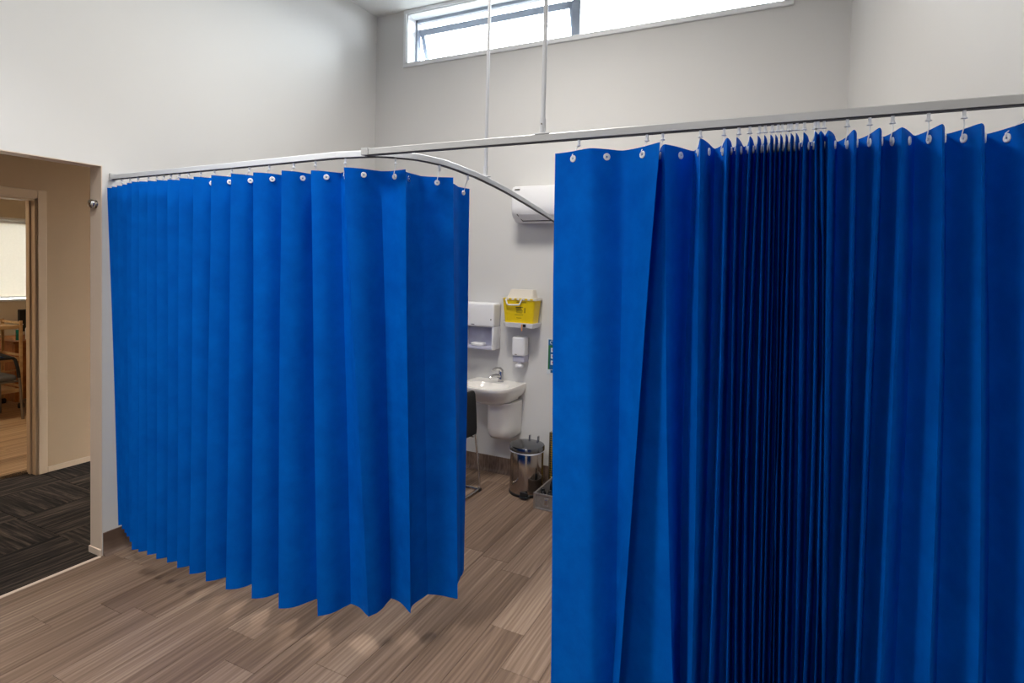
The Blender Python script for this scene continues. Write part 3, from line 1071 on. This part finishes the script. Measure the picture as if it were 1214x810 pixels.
part(MB().box((-2.415, YB - .147, 1.284), (-2.385, YB - .144, 1.291), .001), 'logo', 'grey_metal', cv)

# ------------------------------------------------------------------ soap dispenser
sd = thing('soap_dispenser', 'small white soap dispenser on the wall above the basin', 'dispenser', (-1.99, YB, .93))
xa, xb = -2.045, -1.930
b = MB(); b.box((xa, YB - .11, 1.045), (xb, YB - .01, 1.203), .016, 4)
cv = part(b, 'cover', 'white_plastic', sd, smooth=40)
b = MB(); b.box((xa + .004, YB - .095, .992), (xb - .004, YB, 1.06), .008, 3)
part(b, 'window', 'lilac_plastic', sd, smooth=40)
b = MB(); b.box((xa + .028, YB - .10, .945), (xb - .028, YB - .05, .975), .01, 3)
b.tube([(-1.99, YB - .07, .97), (-1.99, YB - .07, 1.0)], .014, 12)
part(b, 'nozzle', 'white_plastic', sd, smooth=40)
part(MB().box((-2.015, YB - .112, 1.056), (-1.995, YB - .109, 1.062), .001), 'logo', 'grey_metal', cv)

# ------------------------------------------------------------------ poster
po = thing('wall_poster', 'blue and green hand hygiene notice half hidden by the right curtain', 'poster', (-1.66, YB, .90))
xa, xb = -1.768, -1.558
part(MB().box((xa, YB - .003, .905), (xb, YB, 1.200)), 'sheet', 'poster_white', po)
part(MB().box((xa + .010, YB - .0042, 1.145), (xb - .01, YB - .002, 1.192)), 'header', 'poster_blue', po)
part(MB().box((xa + .010, YB - .0042, .945), (xb - .01, YB - .002, 1.145)), 'field', 'poster_green', po)
part(MB().box((xa + .026, YB - .0048, .945), (xb - .01, YB - .003, 1.125)), 'field', 'poster_blue', po)
for c_ in range(3):
    for r_ in range(3):
        z = 1.088 - r_ * .052
        xx = xa + .034 + c_ * .055
        sq = part(MB().box((xx, YB - .0056, z), (xx + .036, YB - .004, z + .036)), 'picture', 'poster_white', po)
        part(MB().box((xx + .012, YB - .0062, z + .012), (xx + .024, YB - .005, z + .026)), 'mark', 'poster_red', sq)
hd = MB()
for k in range(4):
    hd.tube([(xa + .040 + k * .036 + .014 * math.cos(q / 8 * 4.5 + .4), YB - .0048, 1.169 + .014 * math.sin(q / 8 * 4.5 + .4)) for q in range(9)], .003, 5)
part(hd, 'drop_mark', 'poster_white', po, label='white swirl marks on the blue header')
part(MB().box((xa + .034, YB - .0056, .918), (xa + .075, YB - .002, .940)), 'footer_mark', 'poster_blue', po)

# ------------------------------------------------------------------ wash basin
wbs = thing('wash_basin', 'white wall-hung ceramic wash basin with half pedestal', 'basin', (-2.19, YB, .33))
def dring(sx, fy, z, back=0.0, n=28, cx=-2.19):
    """D outline: straight back at the wall, bowed front; sx half width, fy projection"""
    out = []
    out.append((cx + sx * .99, YB - back, z))
    for k in range(n + 1):
        a = math.pi * k / n
        c = math.cos(a); s = math.sin(a)
        x = cx + sx * math.copysign(abs(c) ** .62, c)
        y = YB - back - fy * (.30 + .70 * s ** .75)if 0 < k < n else YB - back - fy * .30
        out.append((x, y, z))
    out.append((cx - sx * .99, YB - back, z))
    return out
b = MB()
rings = [dring(.10, .20, .640, .0), dring(.16, .27, .650), dring(.20, .33, .69), dring(.228, .385, .74), dring(.238, .410, .775), dring(.240, .418, .796), dring(.238, .416, .806), dring(.232, .408, .809)]
# rim then bowl interior
inner = [(.205, .375, .809, .0), (.185, .34, .800, .0)]
b.loft(rings, cap0=True, cap1=False)
def bowl(s, z):
    cx, cy = -2.19, YB - .225
    base = []
    ref = dring(.232, .408, z)
    out = []
    for i, p in enumerate(ref):
        # map the outer outline to an oval bowl outline
        ang = math.atan2(p[1] - cy, p[0] - cx)
        rx, ry = .195 * s, .145 * s
        out.append((cx + rx * math.cos(ang), cy - .025 + ry * math.sin(ang), z))
    return out
b.loft([rings[-1], bowl(1.0, .807), bowl(.96, .795), bowl(.85, .75), bowl(.6, .715), bowl(.25, .70)], cap0=False, cap1=True)
part(b, 'bowl', 'ceramic', wbs, smooth=50)
b = MB()
def pring(sx, fy, z):
    out = []
    n = 20
    cx = -2.11
    for k in range(n + 1):
        a = math.pi * k / n
        out.append((cx + sx * math.copysign(abs(math.cos(a)) ** .7, math.cos(a)), YB - .002 - fy * math.sin(a) ** .55, z))
    return out
b.loft([pring(.085, .16, .352), pring(.105, .20, .36), pring(.120, .225, .39), pring(.124, .235, .45), pring(.126, .24, .662)])
part(b, 'pedestal', 'ceramic', wbs, smooth=45)
part(MB().tube([(-1.995, YB - .02, .70), (-1.995, YB - .075, .70)], .012, 10), 'fixing', 'grey_metal', wbs)
part(MB().lathe([(.018, 0), (.018, .003), (.008, .004)], (-2.19, YB - .25, .7)), 'drain', 'chrome', wbs, smooth=40)

# mixer tap
tp = thing('mixer_tap', 'chrome lever mixer tap standing on the wash basin', 'tap', (-2.155, YB - .075, .807))
b = MB()
b.lathe([(.026, 0), (.026, .006), (.022, .01), (.021, .085), (.018, .092)], (-2.155, YB - .075, .807), n=20)
part(b, 'body', 'chrome', tp, smooth=40)
b = MB()
b.tube([(-2.158, YB - .08, .855), (-2.180, YB - .125, .868), (-2.200, YB - .165, .862), (-2.207, YB - .18, .846)], [.017, .015, .013, .012], 12)
part(b, 'spout', 'chrome', tp, smooth=45)
b = MB()
b.tube([(-2.152, YB - .07, .896), (-2.160, YB - .09, .922), (-2.178, YB - .125, .930), (-2.197, YB - .16, .915)], [.02, .016, .010, .007], 12)
part(b, 'lever', 'chrome', tp, smooth=45)

# ------------------------------------------------------------------ pedal bin
BX, BY = -1.808, 4.062
pb = thing('pedal_bin', 'polished steel pedal bin with closed lid below the soap dispenser', 'bin', (BX, BY, 0))
b = MB(); b.lathe([(.134, .0), (.136, .004), (.136, .02), (.132, .024)], (BX, BY, 0), n=40)
part(b, 'base_ring', 'black', pb, smooth=40)
b = MB(); b.lathe([(.132, .02), (.132, .33), (.130, .335)], (BX, BY, 0), n=48)
part(b, 'body', 'steel', pb, smooth=40)
b = MB()
n = 48
rings = []
for r0, z0, am in ((.133, .336, .0), (.135, .335, .003), (.138, .339, .004), (.136, .345, .002), (.131, .348, 0)):
    rings.append([(BX + (r0 + am * math.sin(5 * q) * .4) * math.cos(q), BY + (r0 + am * math.sin(5 * q) * .4) * math.sin(q), z0 + am * math.sin(3 * q + 1) * .8) for q in [2 * math.pi * k / n for k in range(n)]])
b.loft(rings, False, False)
part(b, 'liner_bag', 'bag', pb, smooth=60, label='white bag edge folded over the rim')
b = MB(); b.lathe([(.134, .345), (.139, .348), (.139, .375), (.134, .384), (.10, .392), (.05, .396), (.001, .397)], (BX, BY, 0), n=48)
part(b, 'lid', 'lid', pb, smooth=32)
for dx in (-.035, .04):
    part(MB().tube([(BX + dx, BY + .115, .375), (BX + dx, BY + .118, .418), (BX + dx, BY + .140, .418), (BX + dx, BY + .142, .33)], .004, 8), 'hinge', 'chrome', pb, smooth=40)
b = MB(); b.box((BX - .025, BY - .178, .012), (BX + .045, BY - .125, .022), .004)
pdl = part(b, 'pedal', 'black', pb)
pdl.location = (0.04, 0.012, 0)
part(MB().box((BX + .012, BY - .145, .02), (BX + .075, BY - .127, .05), .004), 'pedal_housing', 'black', pb)

# ------------------------------------------------------------------ aluminium case with tools in it
cs = thing('metal_case', 'open aluminium tool case on the floor beside the pedal bin', 'case', (-1.45, 3.98, 0))
cx0, cx1, cy0, cy1, cz = -1.625, -1.28, 3.81, 4.16, .118
for lo, hi, nm in (((cx0, cy0, .004), (cx1, cy0 + .008, cz), 'front_panel'), ((cx0, cy1 - .008, .004), (cx1, cy1, cz), 'rear_panel'), ((cx0, cy0 + .008, .004), (cx0 + .008, cy1 - .008, cz), 'side_panel'), ((cx1 - .008, cy0 + .008, .004), (cx1, cy1 - .008, cz), 'side_panel'), ((cx0 + .008, cy0 + .008, .004), (cx1 - .008, cy1 - .008, .012), 'bottom_panel')):
    part(MB().box(lo, hi), nm, 'case_panel', cs)
ed = [((cx0, cy0), (cx1, cy0)), ((cx1, cy0), (cx1, cy1)), ((cx1, cy1), (cx0, cy1)), ((cx0, cy1), (cx0, cy0))]
for (xa_, ya_), (xb_, yb_) in ed:
    for z in (.006, cz - .004):
        part(MB().box((min(xa_, xb_) - .005, min(ya_, yb_) - .005, z - .006), (max(xa_, xb_) + .005, max(ya_, yb_) + .005, z + .006), .002), 'edge_rail', 'alu_case', cs)
for xx, yy in ((cx0, cy0), (cx1, cy0), (cx0, cy1), (cx1, cy1)):
    part(MB().box((xx - .008, yy - .008, 0), (xx + .008, yy + .008, cz + .004), .003), 'corner_post', 'alu_case', cs)
part(MB().box((cx0 + .085, cy0 - .013, .045), (cx0 + .108, cy0 - .003, .085), .003), 'latch', 'chrome', cs)
part(MB().box((cx0 + .078, cy0 - .008, .035), (cx0 + .115, cy0 - .001, .095), .002), 'latch_plate', 'alu_case', cs)
part(MB().box((cx0 - .004, cy1 - .004, cz - .006), (cx1, cy1 + .022, cz + .006), .003), 'hinge_rail', 'alu_case', cs)

bt = thing('black_bottle', 'black conical bottle standing in the aluminium case', 'bottle', (-1.545, 4.0, .012))
b = MB(); b.lathe([(.03, 0), (.034, .01), (.034, .10), (.028, .13), (.014, .16), (.012, .185)], (-1.545, 4.0, .012), n=20)
part(b, 'body', 'black', bt, smooth=40)
part(MB().lathe([(.014, .18), (.014, .2), (.01, .204)], (-1.545, 4.0, .012), n=16), 'cap', 'black', bt, smooth=40)
for dx, dy in ((-.055, -.085), (.005, -.10)):
    o = MB().tube([(-1.545 + dx, 4.0 + dy, .013), (-1.545 + dx, 4.0 + dy, .09), (-1.545 + dx, 4.0 + dy, .105)], [.022, .022, .012], 14)
    ob = thing('black_pot', ('short black pot in the near left corner of the case' if dx < 0 else 'short black pot near the front latch of the case'), 'pot', (-1.545 + dx, 4.0 + dy, .013), 'black pots in the metal case')
    part(o, 'body', 'black', ob, smooth=40)
    part(MB().lathe([(.0125, .09), (.0125, .104), (.009, .107)], (-1.545 + dx, 4.0 + dy, .013), n=14), 'lid', 'black', ob, smooth=40)

ck = thing('checkered_panel', 'narrow black and yellow checkered panel standing against the back wall', 'panel', (-1.62, YB - .06, 0))
part(MB().box((-1.695, YB - .075, .0), (-1.53, YB - .045, .44), .006), 'board', 'check', ck)
part(MB().box((-1.700, YB - .08, .0), (-1.692, YB - .04, .445), .003), 'edge_strip', 'grey_metal', ck)
part(MB().box((-1.534, YB - .08, .0), (-1.52, YB - .04, .445), .003), 'edge_strip', 'grey_metal', ck)

# ------------------------------------------------------------------ visitor chair in the treatment room
ch = thing('visitor_chair', 'black visitor chair with chrome sled legs left of the wash basin', 'chair', (-2.4, 3.7, 0))
yA, yBk = 3.44, 3.90
for yy in (yA, yBk):
    path = [(-2.14, yy, .012), (-2.15, yy, .16), (-2.185, yy, .43), (-2.20, yy, .52), (-2.215, yy, .72)]
    part(MB().tube(path, .009, 10), 'rear_leg', 'chrome', ch, smooth=45)
    path = [(-2.66, yy, .012), (-2.655, yy, .25), (-2.64, yy, .41), (-2.60, yy, .435), (-2.20, yy, .425)]
    part(MB().tube(path, .009, 10), 'front_leg', 'chrome', ch, smooth=45)
    part(MB().tube([(-2.135, yy, .010), (-2.665, yy, .010)], .010, 10), 'side_runner', 'chrome', ch, smooth=45)
    part(MB().box((-2.155, yy - .03, 0), (-2.125, yy + .012, .022), .005), 'foot_glide', 'black', ch)
part(MB().tube([(-2.14, yA, .014), (-2.14, yBk, .014)], .009, 10), 'cross_bar', 'chrome', ch, smooth=45)
b = MB()
rows = []
for k in range(9):
    u = k / 8
    y = lerp(yA + .004, yBk - .006, u)
    bow = -.03 * math.sin(u * math.pi)
    prof = []
    for (dx, z) in ((-.012, .445), (-.02, .47), (-.035, .60), (-.045, .72), (-.045, .775), (-.035, .792), (-.015, .79), (-.004, .77), (.004, .70), (.012, .60), (.018, .50), (.014, .452)):
        prof.append((-2.19 + dx + bow * -1 * .3, y, z + (.012 * (1 - abs(2 * u - 1)))))
    rows.append(prof)
b.loft(rows)
part(b, 'backrest', 'black_fabric', ch, smooth=50)
b = MB(); b.box((-2.66, yA + .01, .435), (-2.235, yBk - .01, .485), .018, 3)
part(b, 'seat', 'black_fabric', ch, smooth=45)

# ------------------------------------------------------------------ office furniture seen through the doorway
# chair
oc = thing('office_chair', 'grey seated office chair with black armrest and metal leg in front of the trolley', 'chair', (-7.5, 2.9, 0))
for yy in (2.62, 3.16):
    s = 1 if yy > 3 else -1
    part(MB().tube([(-7.42, yy + .02 * s, 0), (-7.42, yy - .0 * s, .35), (-7.42, yy - .012 * s, .47)], .013, 10), 'front_leg', 'grey_metal', oc, smooth=45)
    part(MB().tube([(-7.42, yy - .012 * s, .46), (-7.42, yy - .022 * s, .56), (-7.42, yy - .045 * s, .655), (-7.44, yy - .055 * s, .672), (-7.6, yy - .055 * s, .68), (-7.84, yy - .04 * s, .69)], .016, 10), 'armrest', 'black', oc, smooth=45)
    part(MB().tube([(-7.91, yy + .02 * s, 0), (-7.87, yy, .45), (-7.92, yy, .90)], .013, 10), 'rear_leg', 'grey_metal', oc, smooth=45)
part(MB().box((-7.88, 2.655, .43), (-7.40, 3.125, .495), .025, 3), 'seat', 'grey_fabric', oc, smooth=45)
part(MB().box((-7.93, 2.66, .56), (-7.885, 3.12, .92), .02, 3), 'backrest', 'grey_fabric', oc, smooth=45)
part(MB().tube([(-7.42, 2.62, .685), (-7.42, 3.10, .675)], .012, 10), 'front_bar', 'black', oc, smooth=45)
part(MB().box((-7.44, 2.75, .415), (-7.41, 3.14, .432), .004), 'seat_bar', 'grey_metal', oc)

# bamboo trolley
tr = thing('bamboo_trolley', 'pale bamboo trolley with raised rails behind the office chair', 'trolley', (-8.2, 3.1, 0))
ty1, ty0 = 3.412, 2.85
for xx in (-8.0, -8.42):
    for yy in (ty0, ty1):
        part(MB().box((xx - .014, yy - .014, .06), (xx + .014, yy + .014, 1.02), .003), 'post', 'bamboo', tr)
        part(MB().lathe([(.028, .0), (.032, .01), (.032, .045), (.02, .06)], (xx, yy, 0), n=14), 'castor', 'black', tr, smooth=40)
for z in (.96, .585, .22):
    part(MB().box((-8.42, ty0, z - .02), (-8.0, ty1, z), .003), 'shelf', 'bamboo', tr)
    part(MB().box((-8.008, ty0, z - .03), (-7.992, ty1, z + .012), .003), 'rail', 'bamboo', tr)
    part(MB().box((-8.428, ty0, z + .035), (-8.412, ty1, z + .055), .003), 'rail', 'bamboo', tr)
    part(MB().box((-8.42, ty1 - .008, z + .02), (-8.0, ty1 + .008, z + .045), .003), 'rail', 'bamboo', tr)
part(MB().box((-8.008, ty0, .44), (-7.992, ty1, .455), .003), 'rail', 'bamboo', tr)
bk = tag(MB().box((-8.30, 3.05, .586), (-8.06, 3.33, .612), .003).build('folder', 'blue_book'), 'blue folder lying on the trolley middle shelf', 'folder')
bk2 = tag(MB().box((-8.22, 3.0, .6125), (-8.05, 3.2, .628), .003).build('booklet', 'white_plastic'), 'white booklet on top of the blue folder on the trolley', 'booklet')

# desk, monitor, bottles
dk = thing('office_desk', 'orange brown wooden desk against the office window wall', 'desk', (-8.6, 3.9, 0))
part(MB().box((-8.98, 3.46, .715), (-8.28, 4.68, .745), .004), 'desktop', 'desk_wood', dk)
part(MB().box((-8.94, 3.50, 0), (-8.34, 3.535, .715), .002), 'end_panel', 'desk_wood', dk)
part(MB().box((-8.94, 4.60, 0), (-8.34, 4.64, .715), .002), 'end_panel', 'desk_wood', dk)
part(MB().box((-8.36, 3.535, .03), (-8.335, 4.60, .715), .002), 'front_panel', 'desk_wood', dk)
mo = thing('computer_monitor', 'black computer monitor standing on the office desk', 'monitor', (-8.85, 4.0, .745))
part(MB().box((-8.86, 3.745, .80), (-8.82, 4.25, 1.085), .006), 'casing', 'black', mo)
part(MB().box((-8.819, 3.757, .812), (-8.816, 4.238, 1.073)), 'screen', 'screen', mo)
part(MB().box((-8.86, 3.97, .75), (-8.83, 4.03, .85), .003), 'stand', 'black', mo)
part(MB().box((-8.93, 3.88, .745), (-8.75, 4.12, .757), .004), 'foot', 'black', mo)
def pump(x, y, z, r, h, body, label):
    t = thing('pump_bottle', label, 'bottle', (x, y, z), 'pump bottles on the desk')
    part(MB().lathe([(r, 0), (r, h * .62), (r * .9, h * .68)], (x, y, z), n=16), 'body', body, t, smooth=40)
    part(MB().lathe([(r * .92, h * .66), (r * .5, h * .78), (r * .35, h * .80)], (x, y, z), n=16), 'shoulder', 'white_plastic', t, smooth=40)
    part(MB().tube([(x, y, z + h * .78), (x, y, z + h), (x + .01, y + .04, z + h)], .006, 8), 'pump', 'white_plastic', t, smooth=40)
pump(-8.42, 3.572, .745, .030, .19, 'teal', 'teal hand gel pump bottle at the desk corner')
pump(-8.44, 3.675, .745, .028, .20, 'white_plastic', 'white pump bottle beside the teal bottle on the desk')
